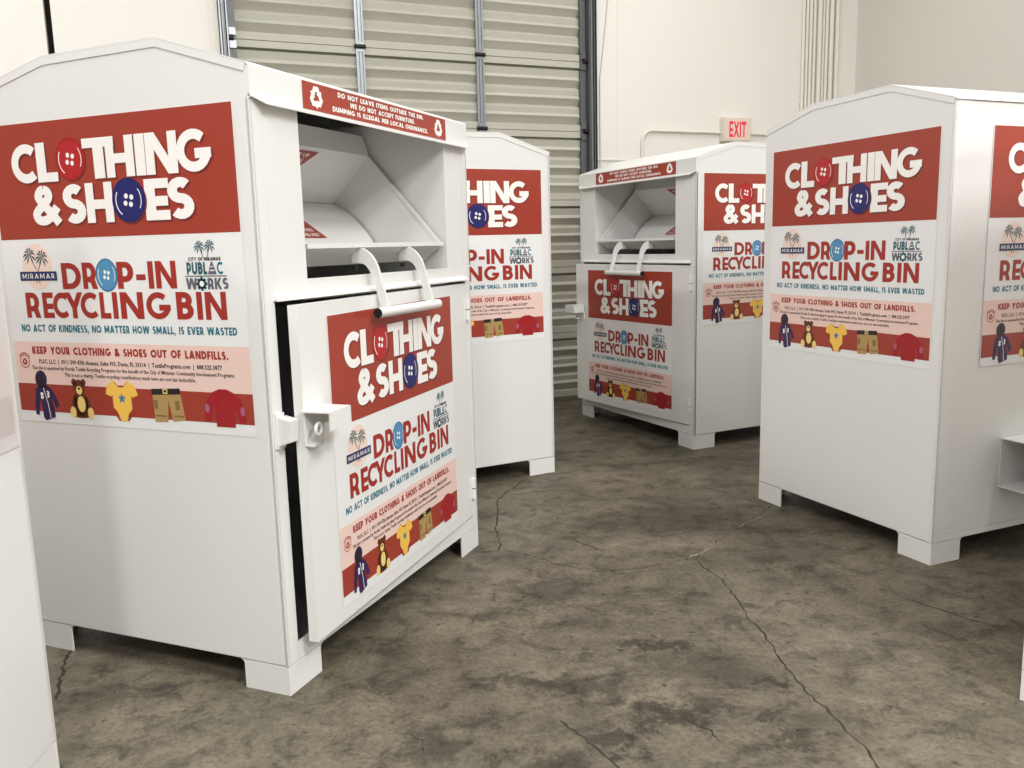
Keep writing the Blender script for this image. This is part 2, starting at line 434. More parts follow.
def glyph(ch, t, n=12):
    """(advance width, [('S', centre line, closed) | ('P', polygon)]) for cap height 1"""
    h = t / 2; q = t * 1.12
    L = lambda *p: ('S', list(p), False)
    if ch == 'C': return .86, [('S', ell(.5, .5, .5 - h, .5 - h, 47, 313, n + 8), False)]
    if ch == 'G': return .98, [('S', ell(.5, .5, .5 - h, .5 - h, 47, 345, n + 8), False), L((.53, .43), (1.0, .43))]
    if ch == 'O': return 1.0, [('S', ell(.5, .5, .5 - h, .5 - h, 0, 360, n + 10), True)]
    if ch == 'T': return .70, [L((0, 1 - h), (.70, 1 - h)), L((.35, 1 - h), (.35, 0))]
    if ch == 'H': return .78, [L((h, 0), (h, 1)), L((.78 - h, 0), (.78 - h, 1)), L((h, .46), (.78 - h, .46))]
    if ch == 'I': return t, [L((h, 0), (h, 1))]
    if ch == 'L': return .52, [L((h, 1), (h, 0)), L((0, h), (.52, h))]
    if ch in 'EF':
        w = .54
        g = [L((h, 0), (h, 1)), L((0, 1 - h), (w, 1 - h)), L((0, .46), (w * .94, .46))]
        if ch == 'E': g.append(L((0, h), (w, h)))
        return w, g
    if ch == 'N': return .84, [L((h, 0), (h, 1)), L((.84 - h, 0), (.84 - h, 1)), para(0, .84 - q, q)]
    if ch == 'M': return 1.0, [L((h, 0), (h, 1)), L((1 - h, 0), (1 - h, 1)), para(0, .5 - q / 2, q, .18), para(1 - q, .5 - q / 2, q, .18)]
    if ch == 'A': return .92, [para(.46 - q / 2, 0, q), para(.46 - q / 2, .92 - q, q), L((.2, .28), (.72, .28))]
    if ch == 'V': return .9, [para(0, .45 - q / 2, q), para(.9 - q, .45 - q / 2, q)]
    if ch == 'W': return 1.3, [para(0, .33 - q / 2, q), para(.65 - q / 2, .33 - q / 2, q), para(.65 - q / 2, .97 - q / 2, q), para(1.3 - q, .97 - q / 2, q)]
    if ch == 'X': return .84, [para(0, .84 - q, q), para(.84 - q, 0, q)]
    if ch == 'Y': return .84, [para(0, .42 - q / 2, q, .40), para(.84 - q, .42 - q / 2, q, .40), L((.42, .44), (.42, 0))]
    if ch == 'K': return .74, [L((h, 0), (h, 1)), para(.74 - q, t * .6, q, .42, 1), para(t * .75, .74 - q, q, 0, .58)]
    if ch in 'PR':
        w = .62; y = .36; ry = (1 - h - y) / 2
        g = [L((h, 0), (h, 1)), ('S', [(h, 1 - h), (w - .3, 1 - h)] + ell(w - .3, y + ry, .3 - h, ry, 90, -90, 10) + [(h, y)], False)]
        if ch == 'R': g.append(para(.30, .66 - q, q, 0, y + .02)); w = .66
        return w, g
    if ch == 'B':
        w = .62; y = .52; r1 = (1 - h - y) / 2; r2 = (y - h) / 2
        return w, [L((h, 0), (h, 1)), ('S', [(h, 1 - h), (w - .34, 1 - h)] + ell(w - .32, y + r1, .28 - h, r1, 90, -90, 8) + [(h, y)], False),
                   ('S', [(h, y), (w - .3, y)] + ell(w - .3, h + r2, .3 - h, r2, 90, -90, 8) + [(h, h)], False)]
    if ch == 'D':
        w = .80
        return w, [L((h, 0), (h, 1)), ('S', [(h, 1 - h), (.32, 1 - h)] + ell(.32, .5, w - .32 - h, .5 - h, 90, -90, 14) + [(h, h)], False)]
    if ch == 'S':
        w = .62; r = (.5 - h) / 2; rx = w / 2 - h
        return w, [('S', ell(w / 2, .5 + r, rx, r, 38, 270, 11) + ell(w / 2, .5 - r, rx, r, 90, -142, 11)[1:], False)]
    if ch == 'U':
        w = .74
        return w, [('S', [(h, 1), (h, .36)] + ell(w / 2, .36, w / 2 - h, .36 - h, 180, 360, 12) + [(w - h, 1)], False)]
    if ch == '&':
        p = [(.80, .02), (.62, .24), (.30, .60), (.22, .76), (.33, .90), (.49, .87), (.54, .74), (.44, .60), (.22, .42), (.12, .27), (.18, .13), (.36, .10), (.56, .2), (.78, .46)]
        p = [(x, y + (h - .1) * (1 if y < .3 else -1) * .5) for x, y in p]
        return .84, [('S', smooth(p, 3)[:14], False), ('S', smooth(p, 3)[13:25], False), ('S', smooth(p, 3)[24:], False)]
    if ch == '-': return .38, [L((.02, .42), (.36, .42))]
    if ch == '.': return t * 1.1, [('P', [(0, 0), (t, 0), (t, t), (0, t)])]
    if ch == ',': return t * 1.1, [('P', [(0, t), (t * .35, -t), (t * .7, -t), (t, t)])]
    if ch == '8': return .6, [('S', ell(.3, .74, .3 - h, .26 - h, 0, 360, 12), True), ('S', ell(.3, .26, .3 - h, .27 - h, 0, 360, 12), True)]
    if ch == '3': return .56, [('S', ell(.24, .74, .3 - h, .26 - h, 140, -90, 9) + ell(.24, .26, .3 - h, .27 - h, 90, -140, 9), False)]
    return .34, []

class Art(MB):
    """flat print in (u, v); each added layer sits a hair above the one before"""
    def __init__(s): super().__init__(); s.z = 0.0
    def poly(s, pts, m, dz=0.0):
        P = [Vector((x, y, 0)) for x, y in pts]
        if (P[0] - P[-1]).length < 1e-7: P.pop()
        tris = tessellate_polygon([P]); fs = []
        for t in tris:
            a, b, c = (P[i] for i in t)
            fs.append(tuple(t) if (b - a).cross(c - a).z > 0 else tuple(reversed(t)))
        s.add([(p.x, p.y, s.z + dz) for p in P], fs, m)
    def rect(s, u0, u1, v0, v1, m): s.poly([(u0, v0), (u1, v0), (u1, v1), (u0, v1)], m)
    def ellipse(s, cx, cy, rx, ry, m, rot=0, n=24):
        c, q = math.cos(rot), math.sin(rot)
        s.poly([(cx + x * c - y * q, cy + x * q + y * c) for x, y in ell(0, 0, rx, ry, 0, 360, n)[:-1]], m)
    def stroke(s, pts, t, m, closed=False):
        P = [Vector(p) for p in pts]
        if closed and (P[0] - P[-1]).length < 1e-7: P.pop()
        P = [p for i, p in enumerate(P) if i == 0 or (p - P[i - 1]).length > 1e-5]
        n = len(P); vs = []; hw = t / 2
        for i in range(n):
            a = P[(i - 1) % n] if (closed or i > 0) else None
            b = P[(i + 1) % n] if (closed or i < n - 1) else None
            d1 = (P[i] - a).normalized() if a is not None else None
            d2 = (b - P[i]).normalized() if b is not None else None
            if d1 is None: d1 = d2
            if d2 is None: d2 = d1
            n1 = Vector((-d1.y, d1.x)); n2 = Vector((-d2.y, d2.x))
            mm = n1 + n2
            mm = mm.normalized() if mm.length > 1e-6 else n1
            k = hw / max(.35, mm.dot(n1))
            vs += [(P[i].x + mm.x * k, P[i].y + mm.y * k, s.z), (P[i].x - mm.x * k, P[i].y - mm.y * k, s.z)]
        fs = []
        for i in range(n if closed else n - 1):
            j = (i + 1) % n
            fs.append((2 * i, 2 * i + 1, 2 * j + 1, 2 * j))
        s.add(vs, fs, m)
    def put(s, ch, u, v, hgt, m, t, sx=1.0, box=None):
        w, parts = glyph(ch, t)
        if box: sx = (box[1] - box[0]) / (w * hgt); u = box[0]
        z0 = s.z; s.flip = not getattr(s, 'flip', False)
        for i_, pt in enumerate(parts):
            s.z = z0 + i_ * 3e-5 + (1.2e-4 if s.flip else 0)
            f = lambda p: (u + p[0] * hgt * sx, v + p[1] * hgt)
            if pt[0] == 'P': s.poly([f(p) for p in pt[1]], m)
            else:
                # stroke in glyph space, then map, so bars keep their height when stretched
                k = len(s.v); s.stroke(pt[1], t, m, pt[2])
                for i in range(k, len(s.v)):
                    x, y, z = s.v[i]; s.v[i] = (u + x * hgt * sx, v + y * hgt, z)
        s.z = z0
        return w * hgt * sx
    def text(s, txt, u, v, hgt, m, t, width=None, align='l', gap=.07, space=.36, squeeze=False):
        tot = 0
        for i, c in enumerate(txt):
            tot += (space if c == ' ' else glyph(c, t)[0]) + (gap if i < len(txt) - 1 else 0)
        sx = width / (tot * hgt) if width else 1.0
        x = u - (tot * hgt * sx / 2 if align == 'c' else 0)
        for c in txt:
            if c == ' ': x += (space + gap) * hgt * sx; continue
            x += s.put(c, x, v, hgt, m, t, sx) + gap * hgt * sx
    def small(s, txt, u, v, hgt, width, m, bold=0.0):
        cu = bpy.data.curves.new('t', 'FONT'); cu.body = txt; cu.size = 1.0; cu.resolution_u = 1; cu.offset = bold; cu.fill_mode = 'FRONT'
        o = bpy.data.objects.new('t', cu); COL.objects.link(o)
        me = bpy.data.meshes.new_from_object(o.evaluated_get(bpy.context.evaluated_depsgraph_get()))
        if len(me.vertices):
            xs = [q.co.x for q in me.vertices]; x0, x1 = min(xs), max(xs)
            kx = width / (x1 - x0); ky = hgt / 0.73
            s.add([(u + (q.co.x - x0) * kx, v + q.co.y * ky, s.z) for q in me.vertices],
                  [tuple(p.vertices) if p.normal.z > 0 else tuple(reversed(p.vertices)) for p in me.polygons], m)
        bpy.data.objects.remove(o); bpy.data.curves.remove(cu); bpy.data.meshes.remove(me)
    def up(s, d=0.0004): s.z += d
    def palm(s, u, v, k, lean, m, trunk):
        """palm crown centred at (u,v), scale k, trunk curving down"""
        s.stroke(smooth([(u, v), (u + lean * .35 * k, v - .5 * k), (u + lean * k, v - 1.25 * k)], 4), .09 * k, trunk)
        for a in (80, 120, 35, 155, 5, 190, -35, 215, -65, 245):
            r = math.radians(a); L = k * (.84 if 0 <= a <= 180 else 1.05)
            tip = (u + math.cos(r) * L * .8, v + math.sin(r) * L * .75 - .12 * k)
            mid = (u + math.cos(r) * L * .5, v + math.sin(r) * L * .55 + .06 * k)
            dx, dy = -math.sin(r) * .09 * k, math.cos(r) * .09 * k
            s.poly([(u, v), (mid[0] - dx, mid[1] - dy), tip, (mid[0] + dx, mid[1] + dy)], m)
    def button(s, u, v, rx, ry, m, rim, shine='white', tilt=0.0):
        s.ellipse(u, v, rx, ry, rim); s.up(.0002)
        s.ellipse(u, v, rx * .90, ry * .90, m); s.up(.0002)
        s.stroke(ell(u, v, rx * .76, ry * .76, 150, 235, 8), rx * .055, shine)
        s.stroke(ell(u, v, rx * .76, ry * .76, -30, 40, 8), rx * .045, shine)
        for dx, dy in ((-.13, .19), (.19, .13), (-.19, -.13), (.13, -.19)):
            s.ellipse(u + dx * rx, v + dy * ry, rx * .12, ry * .12, shine, n=10)
    def recycle(s, u, v, r, m):
        z0 = s.z
        for k in range(3):
            a = math.radians(120 * k)
            def f(x, y): return (u + r * (x * math.cos(a) - y * math.sin(a)), v + r * (x * math.sin(a) + y * math.cos(a)))
            s.z = z0 + k * 1e-4
            s.stroke([f(-.52, .06), f(-.20, .66), f(.20, .66), f(.36, .36)], .40 * r, m)
            s.z = z0 + k * 1e-4 + 4e-5
            s.poly([f(.04, .26), f(.74, .54), f(.66, -.12)], m)
        s.z = z0

DEC_W, DEC_H = 1.02, .974
ART = {}
def make_art():
    def new(name): a = Art(); ART[name] = a; return a
    a = new('sign_sheet'); a.rect(-.004, 1.024, -.038, .978, 'sheet')
    a = new('red_panel'); a.z = .0006; a.rect(0, 1.02, .596, .974, 'red')
    a = new('title_lettering'); a.z = .0012
    l1 = [('C', .092, .208), ('L', .208, .300), ('T', .416, .550), ('H', .513, .630), ('I', .636, .676), ('N', .678, .804), ('G', .801, .931)]
    l2 = [('&', .167, .290), ('S', .310, .408), ('H', .411, .526), ('E', .660, .758), ('S', .752, .854)]
    for off, m in (((.006, -.006), 'darkred'), ((0, 0), 'white')):
        for row, v in ((l1, .780), (l2, .641)):
            for c, u0, u1 in row:
                a.put(c, 0, v + off[1], (.127), m, .235, box=(u0 + off[0], u1 + off[0]))
        a.up(.0005)
    a = new('red_button'); a.z = .0014
    a.ellipse(.364, .843, .065, .068, 'darkred'); a.up(.0002); a.button(.359, .847, .065, .068, 'btnred', 'btnred2')
    a = new('blue_button'); a.z = .0024
    a.ellipse(.599, .703, .069, .070, 'darkred'); a.up(.0002); a.button(.593, .707, .069, .070, 'btnblue', 'btnblue2')
    a = new('headline_lettering'); a.z = .0006
    for c, u0, u1 in [('D', .266, .352), ('R', .360, .424), ('P', .512, .582), ('-', .590, .634), ('I', .643, .665), ('N', .674, .758)]:
        a.put(c, 0, .427, .087, 'lettered', .215, box=(u0, u1))
    for c, u0, u1 in [('R', .084, .150), ('E', .163, .214), ('C', .212, .284), ('Y', .268, .350), ('C', .338, .416), ('L', .424, .470), ('I', .480, .502), ('N', .514, .612), ('G', .624, .722),
                      ('B', .748, .816), ('I', .830, .852), ('N', .863, .946)]:
        a.put(c, 0, .329, .087, 'lettered', .215, box=(u0, u1))
    a = new('sky_blue_button'); a.z = .0012; a.button(.467, .472, .048, .054, 'btnsky', 'btnsky2', shine='white')
    a = new('slogan_lettering'); a.z = .0006
    a.text('NO ACT OF KINDNESS, NO MATTER HOW SMALL, IS EVER WASTED', .049, .281, .025, 'teal', .23, width=.93, gap=.12, space=.42)
    a = new('pink_panel'); a.z = .0006; a.rect(0, 1.02, .098, .246, 'pink')
    a = new('notice_lettering'); a.z = .0012
    a.text('KEEP YOUR CLOTHING & SHOES OUT OF LANDFILLS.', .088, .204, .026, 'lettered', .25, width=.85, gap=.12, space=.45)
    a = new('info_lettering'); a.z = .0012
    a.small('PLSC, LLC  |  3911 SW 47th Avenue, Suite 903, Davie, FL 33314  |  TextilePrograms.com  |  888.325.3877', .115, .171, .015, .795, 'black', .022)
    a.small('This bin is operated by Florida Textile Recycling Programs for the benefit of the City of Miramar Community Involvement Programs.', .078, .149, .0135, .879, 'black', .016)
    a.small('This is not a charity. Textile recycling contributions made here are not tax deductible.', .230, .128, .0135, .572, 'black', .016)
    a = new('recycling_stamp'); a.z = .0012
    a.stroke(ell(.046, .176, .022, .022, 0, 360, 20), .003, 'lettered', True); a.recycle(.046, .175, .014, 'lettered')
    a.stroke(ell(.046, .176, .029, .029, 30, 150, 10), .004, 'lettered')
    a = new('red_strip'); a.z = .0006; a.rect(0, 1.02, 0, .098, 'red')
    # printed clothes
    a = new('hoodie_print'); a.z = .0012
    a.poly([(.083, .08), (.074, .03), (.072, -.012), (.088, -.014), (.094, .02), (.104, .05), (.108, -.02), (.118, -.032), (.166, -.018), (.164, .008), (.152, .05),
            (.160, .044), (.172, .014), (.190, .026), (.182, .046), (.158, .082), (.136, .094), (.104, .092)], 'purple')
    a.ellipse(.114, .114, .028, .032, 'purple', rot=-.2); a.up(.0003); a.ellipse(.110, .110, .018, .024, 'black', rot=-.2)
    a.stroke([(.121, .085), (.136, .030), (.143, -.022)], .003, 'white')
    a.put('8', .104, .044, .024, 'white', .22); a.put('3', .134, .050, .024, 'white', .22)
    a = new('teddy_bear_print'); a.z = .0012
    for du in (-.022, .022): a.ellipse(.290 + du, .110, .011, .012, 'brown', n=14)
    a.ellipse(.290, .093, .027, .026, 'brown'); a.ellipse(.292, .036, .033, .046, 'brown')
    for du, dv in ((-.030, .036), (.032, .032)): a.ellipse(.292 + du, dv, .012, .030, 'brown', rot=.25 * (1 if du > 0 else -1))
    a.ellipse(.292, -.002, .045, .013, 'brown')
    a.up(.0003); a.ellipse(.290, .082, .014, .015, 'cream'); a.ellipse(.295, .034, .018, .028, 'cream')
    a.ellipse(.253, .004, .014, .020, 'cream'); a.ellipse(.334, .004, .014, .020, 'cream')
    a.up(.0003); a.ellipse(.290, .088, .006, .004, 'black', n=10); a.ellipse(.280, .100, .0025, .003, 'black', n=8); a.ellipse(.300, .100, .0025, .003, 'black', n=8)
    a = new('bodysuit_print'); a.z = .0012
    a.poly([(.447, .122), (.418, .104), (.409, .072), (.434, .066), (.440, .074), (.440, .030), (.455, .016), (.472, -.016), (.492, -.016), (.506, .012), (.522, .026),
            (.522, .074), (.528, .066), (.552, .076), (.540, .106), (.510, .122), (.494, .106), (.466, .106)], 'yellow')
    a.up(.0003)
    a.poly([(.447, .122), (.466, .106), (.494, .106), (.510, .122), (.502, .112), (.490, .100), (.470, .100), (.455, .112)], 'lettered')
    a.poly([(.440, .022), (.455, .010), (.470, -.014), (.462, -.016), (.444, .006)], 'lettered'); a.poly([(.522, .020), (.508, .008), (.496, -.014), (.504, -.014), (.520, .004)], 'lettered')
    a.poly([(.408, .084), (.405, .072), (.430, .060), (.436, .066), (.410, .074)], 'lettered')
    st = []
    for k in range(10):
        rr = .019 if k % 2 == 0 else .008; an = math.radians(90 + 36 * k); st.append((.481 + rr * math.cos(an), .062 + rr * math.sin(an)))
    a.poly(st, 'star')
    a = new('shorts_print'); a.z = .0012
    a.poly([(.615, .098), (.730, .104), (.734, .080), (.740, .040), (.746, .002), (.694, -.006), (.680, .064), (.672, -.008), (.618, -.010), (.616, .040)], 'khaki')
    a.up(.0003); a.poly([(.612, .100), (.732, .106), (.732, .086), (.612, .080)], 'black')
    a.rect(.618, .634, .034, .064, 'dkhaki'); a.rect(.708, .726, .034, .064, 'dkhaki'); a.rect(.622, .668, .008, .014, 'dkhaki'); a.rect(.698, .740, .010, .016, 'dkhaki')
    a.up(.0003); a.rect(.660, .680, .086, .102, 'cream'); a.up(.0002); a.rect(.664, .676, .090, .098, 'black')
    a = new('sweater_print'); a.z = .0012
    a.poly([(.842, .078), (.828, .040), (.826, .004), (.850, .004), (.860, .030), (.868, .052), (.872, -.012), (.946, -.012), (.946, .052), (.956, .030), (.964, .000), (.990, .002), (.988, .040), (.972, .080),
            (.945, .100), (.920, .110), (.890, .110), (.864, .100)], 'crimson')
    a.up(.0003); a.ellipse(.838, .046, .009, .015, 'lilac'); a.ellipse(.978, .042, .009, .015, 'lilac'); a.ellipse(.906, .106, .016, .004, 'btnred2')
    # palm emblem
    a = new('palm_emblem'); a.z = .0006
    a.ellipse(.155, .503, .068, .077, 'peach'); a.up(.0003)
    a.palm(.126, .545, .042, .62, 'dteal', 'grey'); a.palm(.182, .536, .042, -.62, 'dteal', 'grey')
    a.stroke([(.149, .456), (.147, .446)], .004, 'grey'); a.stroke([(.160, .456), (.162, .446)], .004, 'grey')
    a.up(.0003); a.rect(.072, .244, .456, .487, 'navy'); a.up(.0003)
    a.text('MIRAMAR', .158, .463, .017, 'white', .15, width=.150, align='c', gap=.35)
    # works emblem
    a = new('works_emblem'); a.z = .0006
    a.palm(.858, .558, .030, .42, 'dteal', 'grey'); a.palm(.898, .560, .030, -.42, 'dteal', 'grey')
    a.text('CITY OF MIRAMAR', .874, .512, .011, 'black', .24, width=.126, align='c', gap=.12)
    a.text('PUBL', .802, .470, .038, 'dteal', .24, width=.080, gap=.10)
    a.poly([(.884, .470), (.898, .508), (.904, .508), (.918, .470)], 'grey'); a.put('C', .918, .470, .038, 'teal', .20, box=(.920, .944))
    a.rect(.793, .956, .463, .4665, 'grey')
    a.text('W', .795, .424, .035, 'grey', .24, width=.044)
    for k in range(8):
        an = math.radians(45 * k); a.stroke([(.857, .441), (.857 + .0215 * math.cos(an), .441 + .0215 * math.sin(an))], .009, 'dteal')
    a.ellipse(.857, .441, .017, .017, 'dteal'); a.text('RKS', .880, .424, .035, 'grey', .24, width=.080, gap=.10)
    a.up(.0003); a.ellipse(.857, .441, .009, .009, 'white'); a.rect(.893, .909, .480, .484, 'white'); a.rect(.896, .906, .492, .495, 'white')
    # strip above the chute
    a = new('warning_strip'); a.rect(0, 1.025, 0, .086, 'red')
    a = new('warning_lettering'); a.z = .0006
    a.text('DO NOT LEAVE ITEMS OUTSIDE THE BIN.', .5125, .061, .0165, 'white', .24, width=.62, align='c', gap=.12, space=.45)
    a.text('WE DO NOT ACCEPT FURNITURE.', .5125, .036, .0165, 'white', .24, width=.47, align='c', gap=.12, space=.45)
    a.text('DUMPING IS ILLEGAL PER LOCAL ORDINANCE.', .5125, .011, .0165, 'white', .24, width=.69, align='c', gap=.12, space=.45)
    a = new('recycling_mark'); a.z = .0006; a.recycle(.075, .042, .040, 'white')
    a = new('recycling_mark_b'); a.z = .0006; a.recycle(.955, .042, .040, 'white')
    # triangles inside the hopper
    a = new('hopper_sticker'); a.poly([(-.105, .0), (.105, .0), (0, .150)], 'red'); a.up(.0004)
    a.small('CLOTHING', -.045, .034, .018, .09, 'white', .02); a.small('SHOES ONLY.', -.07, .008, .018, .14, 'white', .02)
    a = new('hopper_sticker_b'); a.poly([(-.105, .0), (.105, .0), (0, -.125)], 'red'); a.up(.0004)
    a.small('LIFT UP', -.055, -.030, .018, .11, 'white', .02); a.small('PULLS', -.035, -.056, .018, .07, 'white', .02)
make_art()
SHEET = ['red_panel', 'title_lettering', 'red_button', 'blue_button', 'headline_lettering', 'sky_blue_button', 'slogan_lettering', 'pink_panel', 'notice_lettering',
         'info_lettering', 'recycling_stamp', 'red_strip', 'hoodie_print', 'teddy_bear_print', 'bodysuit_print', 'shorts_print', 'sweater_print', 'palm_emblem', 'works_emblem']
AM = {k: a.mesh(k) for k, a in ART.items()}

def sign(parent, matrix, deep):
    """printed sheet; on a thing: sheet > prints, on a part: all pieces side by side"""
    sh = link('sign_sheet', AM['sign_sheet'], parent, matrix=matrix)
    for k in SHEET:
        if deep: link(k, AM[k], sh)
        else: link(k, AM[k], parent, matrix=matrix)
    return sh

wall_fittings()

# ------------------------------------------------------------------ bins
BW, BD = 1.499, 1.145
HF, YP, HP, YB, HB, HK = 1.977, .331, 2.080, .803, 2.072, 1.989
FZ, FS = .102, .179
OX0, OX1, OZ0, OZ1 = .236, 1.272, 1.345, 1.880
DX0, DX1, DZ0, DZ1 = .058, 1.455, .163, 1.285
MC = {}
def cached(key, fn, smooth=False):
    if key not in MC:
        b = MB(); fn(b); MC[key] = b.mesh(key, smooth)
    return MC[key]
PROF = [(0, FZ), (0, HF), (YP, HP), (YB, HB), (BD, HK), (BD, FZ)]

def m_body(b):
    t = .012
    b.prism([(0, y, z) for y, z in PROF], (t, 0, 0), 'paint')
    b.prism([(BW, y, z) for y, z in PROF], (-t, 0, 0), 'paint')
    b.box(t, BW - t, BD - t, BD, FZ, HK, 'paint')
    b.box(t, BW - t, t, BD - t, FZ, FZ + .012, 'paint')
def m_roof(b):
    t = .005; o = .003
    up = [(0, HF), (YP, HP), (YB, HB), (BD, HK)]
    pts = [(-.006, HF - .004)] + [(y, z + t) for y, z in up] + [(BD + .006, HK - .002), (BD + .006, HK - .03), (BD + .001, HK - .03)] + [(y, z + .0005) for y, z in reversed(up)]
    b.prism([(-o, y, z) for y, z in pts], (BW + 2 * o, 0, 0), 'paint')
    fl = .024
    for x, d in ((-o, .0028), (BW + o, -.0028)):
        lo = [(0.01, HF - fl + .003), (YP, HP - fl), (YB, HB - fl), (BD, HK - fl)]
        b.prism([(x, y, z) for y, z in up] + [(x, y, z) for y, z in reversed(lo)] if False else
                [(x, y, z) for y, z in [(0, HF)] + up[1:]] + [(x, y, z) for y, z in reversed(lo)], (d, 0, 0), 'paint')
def m_foot(b):
    # folded corner foot: two plates with a rounded inside shoulder
    zt = FZ - .0025
    pr = [(0, 0), (FS, 0), (FS, zt - .014)] + [(FS + .014 - .014 * math.cos(math.radians(a)), zt - .014 + .014 * math.sin(math.radians(a))) for a in (25, 50, 75, 90)] + [(0, zt)]
    b.prism([(0.001, y, z) for y, z in pr], (.007, 0, 0), 'paint')
    b.prism([(x, 0.001, z) for x, z in pr], (0, .007, 0), 'paint')
    b.box(.008, .05, .008, .05, 0, .006, 'paint'); b.box(.02, .06, .02, .06, 0, FZ, 'paint')
def m_corner(b): b.box(0, .0565, 0, .012, 0, DZ1 + .585, 'paint')
def m_front(b):
    y0, y1 = .001, .013
    for x0, x1, z0, z1 in ((.058, OX0, DZ1, OZ1), (OX1, BW - .058, DZ1, OZ1), (OX0, OX1, DZ1, OZ0), (.012, BW - .012, OZ1, HF - .004)):
        b.box(x0, x1, y0, y1, z0, z1, 'paint')
    # folded return along the bottom of the upper panel
    b.prism([(.05, 0.001, DZ1 + .018), (.05, -.020, DZ1 + .004), (.05, -.020, DZ1 - .002), (.05, .001, DZ1)], (BW - .10, 0, 0), 'paint')
def m_header(b):
    z = 1.872
    b.box(.0, BW, -.006, .001, z + .012, HF - .002, 'paint')
    b.prism([(.0, .001, z + .022), (.0, -.006, z + .020), (.0, -.010, z + .012), (.0, .001, z + .006)], (.0001, 0, 0), 'paint')
    # flared drip lip, tapering into the corners
    A = [(-.0, -.006, z + .022), (.045, -.034, z - .001), (BW - .045, -.034, z - .001), (BW, -.006, z + .022)]
    Bt = [(p[0], p[1], p[2] - .007) for p in A]
    Cc = [(0, .0, z + .022), (.045, .0, z + .014), (BW - .045, .0, z + .014), (BW, .0, z + .022)]
    D = [(p[0], p[1] + .0, p[2] - .007) for p in Cc]
    vs = A + Bt + Cc + D; fs = []
    for i in range(3):
        fs += [(i, i + 1, i + 5, i + 4), (8 + i, 9 + i, i + 1, i), (4 + i, 5 + i, 13 + i, 12 + i), (12 + i, 13 + i, 9 + i, 8 + i)]
    b.add(vs, fs, 'paint')
def m_frame(b):
    b.box(DX1 + .004, BW - .058, .001, .013, DZ0, DZ1, 'paint')
    b.box(.058, BW - .058, .001, .013, FZ, DZ0 - .004, 'paint')
    b.box(.012, .03, .013, .05, FZ, DZ1, 'paint'); b.box(BW - .03, BW - .012, .013, .05, FZ, DZ1, 'paint')
def m_recess(b):
    y1 = .66
    b.box(OX0 - .008, OX0, .013, y1, OZ0 - .06, 1.97, 'paint')
    b.box(OX1, OX1 + .008, .013, y1, OZ0 - .06, 1.97, 'paint')
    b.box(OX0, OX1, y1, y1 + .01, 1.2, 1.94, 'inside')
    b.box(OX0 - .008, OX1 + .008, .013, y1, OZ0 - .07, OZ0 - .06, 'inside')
    b.box(OX0, OX1, .0, .02, OZ0 - .008, OZ0, 'paint')
HX0, HX1 = .262, 1.250
def m_hopper(b):
    # tray of the tilting hopper: side plates, back plates
    side = [(.015, 1.452), (.36, 1.838), (.386, 1.925), (.41, 1.925), (.56, 1.640), (.50, 1.50), (.34, 1.40), (.105, 1.380)]
    for x, d in ((HX0, .006), (HX1, -.006)):
        b.prism([(x, y, z) for y, z in side], (d, 0, 0), 'paint')
        b.prism([(x, .008, 1.446), (x, .36, 1.844), (x, .372, 1.836), (x, .020, 1.440)], (d * 1.5, 0, 0), 'paint')   # folded rim
    b.prism([(HX0, .355, 1.838), (HX0, .381, 1.925), (HX0, .39, 1.925), (HX0, .364, 1.836)], (HX1 - HX0, 0, 0), 'paint')
    b.prism([(HX0, .355, 1.838), (HX0, .366, 1.838), (HX0, .552, 1.640), (HX0, .541, 1.640)], (HX1 - HX0, 0, 0), 'paint')
def m_drum(b):
    arc = smooth([(.545, 1.640), (.50, 1.622), (.446, 1.583), (.39, 1.528), (.344, 1.470), (.31, 1.40)], 3)
    n = len(arc); vs = []; fs = []
    for x in (HX0 + .022, HX1 - .022): vs += [(x, y, z) for y, z in arc]
    for i in range(n - 1): fs.append((i, i + 1, n + i + 1, n + i))
    b.add(vs, fs, 'paint')
def m_lip(b):
    b.prism([(HX0, .012, 1.456), (HX0, .012, 1.446), (HX0, .100, 1.380), (HX0, .108, 1.386), (HX0, .022, 1.450), (HX0, .34, 1.450), (HX0, .34, 1.456)], (HX1 - HX0, 0, 0), 'paint')
    b.box(HX0 - .004, HX1 + .004, .006, .014, 1.442, 1.458, 'paint')
def m_arm(b):
    out = smooth([(.045, 1.446), (.000, 1.438), (-.035, 1.412), (-.058, 1.372), (-.074, 1.310), (-.100, 1.218)], 3)
    inn = smooth([(-.066, 1.218), (-.040, 1.320), (-.022, 1.362), (.004, 1.384), (.05, 1.386)], 3)
    b.prism([(-.006, y, z) for y, z in out + inn], (.012, 0, 0), 'paint')
def m_bolt(b): b.tube([(0, 0, 0), (0, 0, -.016)], .009, 'bolt', 8)
def m_bar(b): b.tube([(.524, -.085, 1.209), (1.0, -.085, 1.209)], .0185, 'paint', 14, True, 'bore')
DW = 1.385
def m_door(b):
    z0, z1 = .166 - DZ0, 1.270 - DZ0
    b.box(-DW, -.002, 0, .006, z0, z1, 'paint')
    b.box(-DW, -DW + .006, .006, .034, z0, z1, 'paint'); b.box(-.008, -.002, .006, .028, z0, z1, 'paint')
    b.box(-DW + .006, -.008, .006, .034, z0, z0 + .006, 'paint'); b.box(-DW + .006, -.008, .006, .034, z1 - .006, z1, 'paint')
def m_hinge(b):
    b.tube([(0, 0, 0), (0, 0, .098)], .011, 'paint', 10)
    b.box(-.022, 0, .004, .012, .008, .090, 'paint')
    b.tube([(0, 0, .048), (0, 0, .051)], .0118, 'bolt', 10)
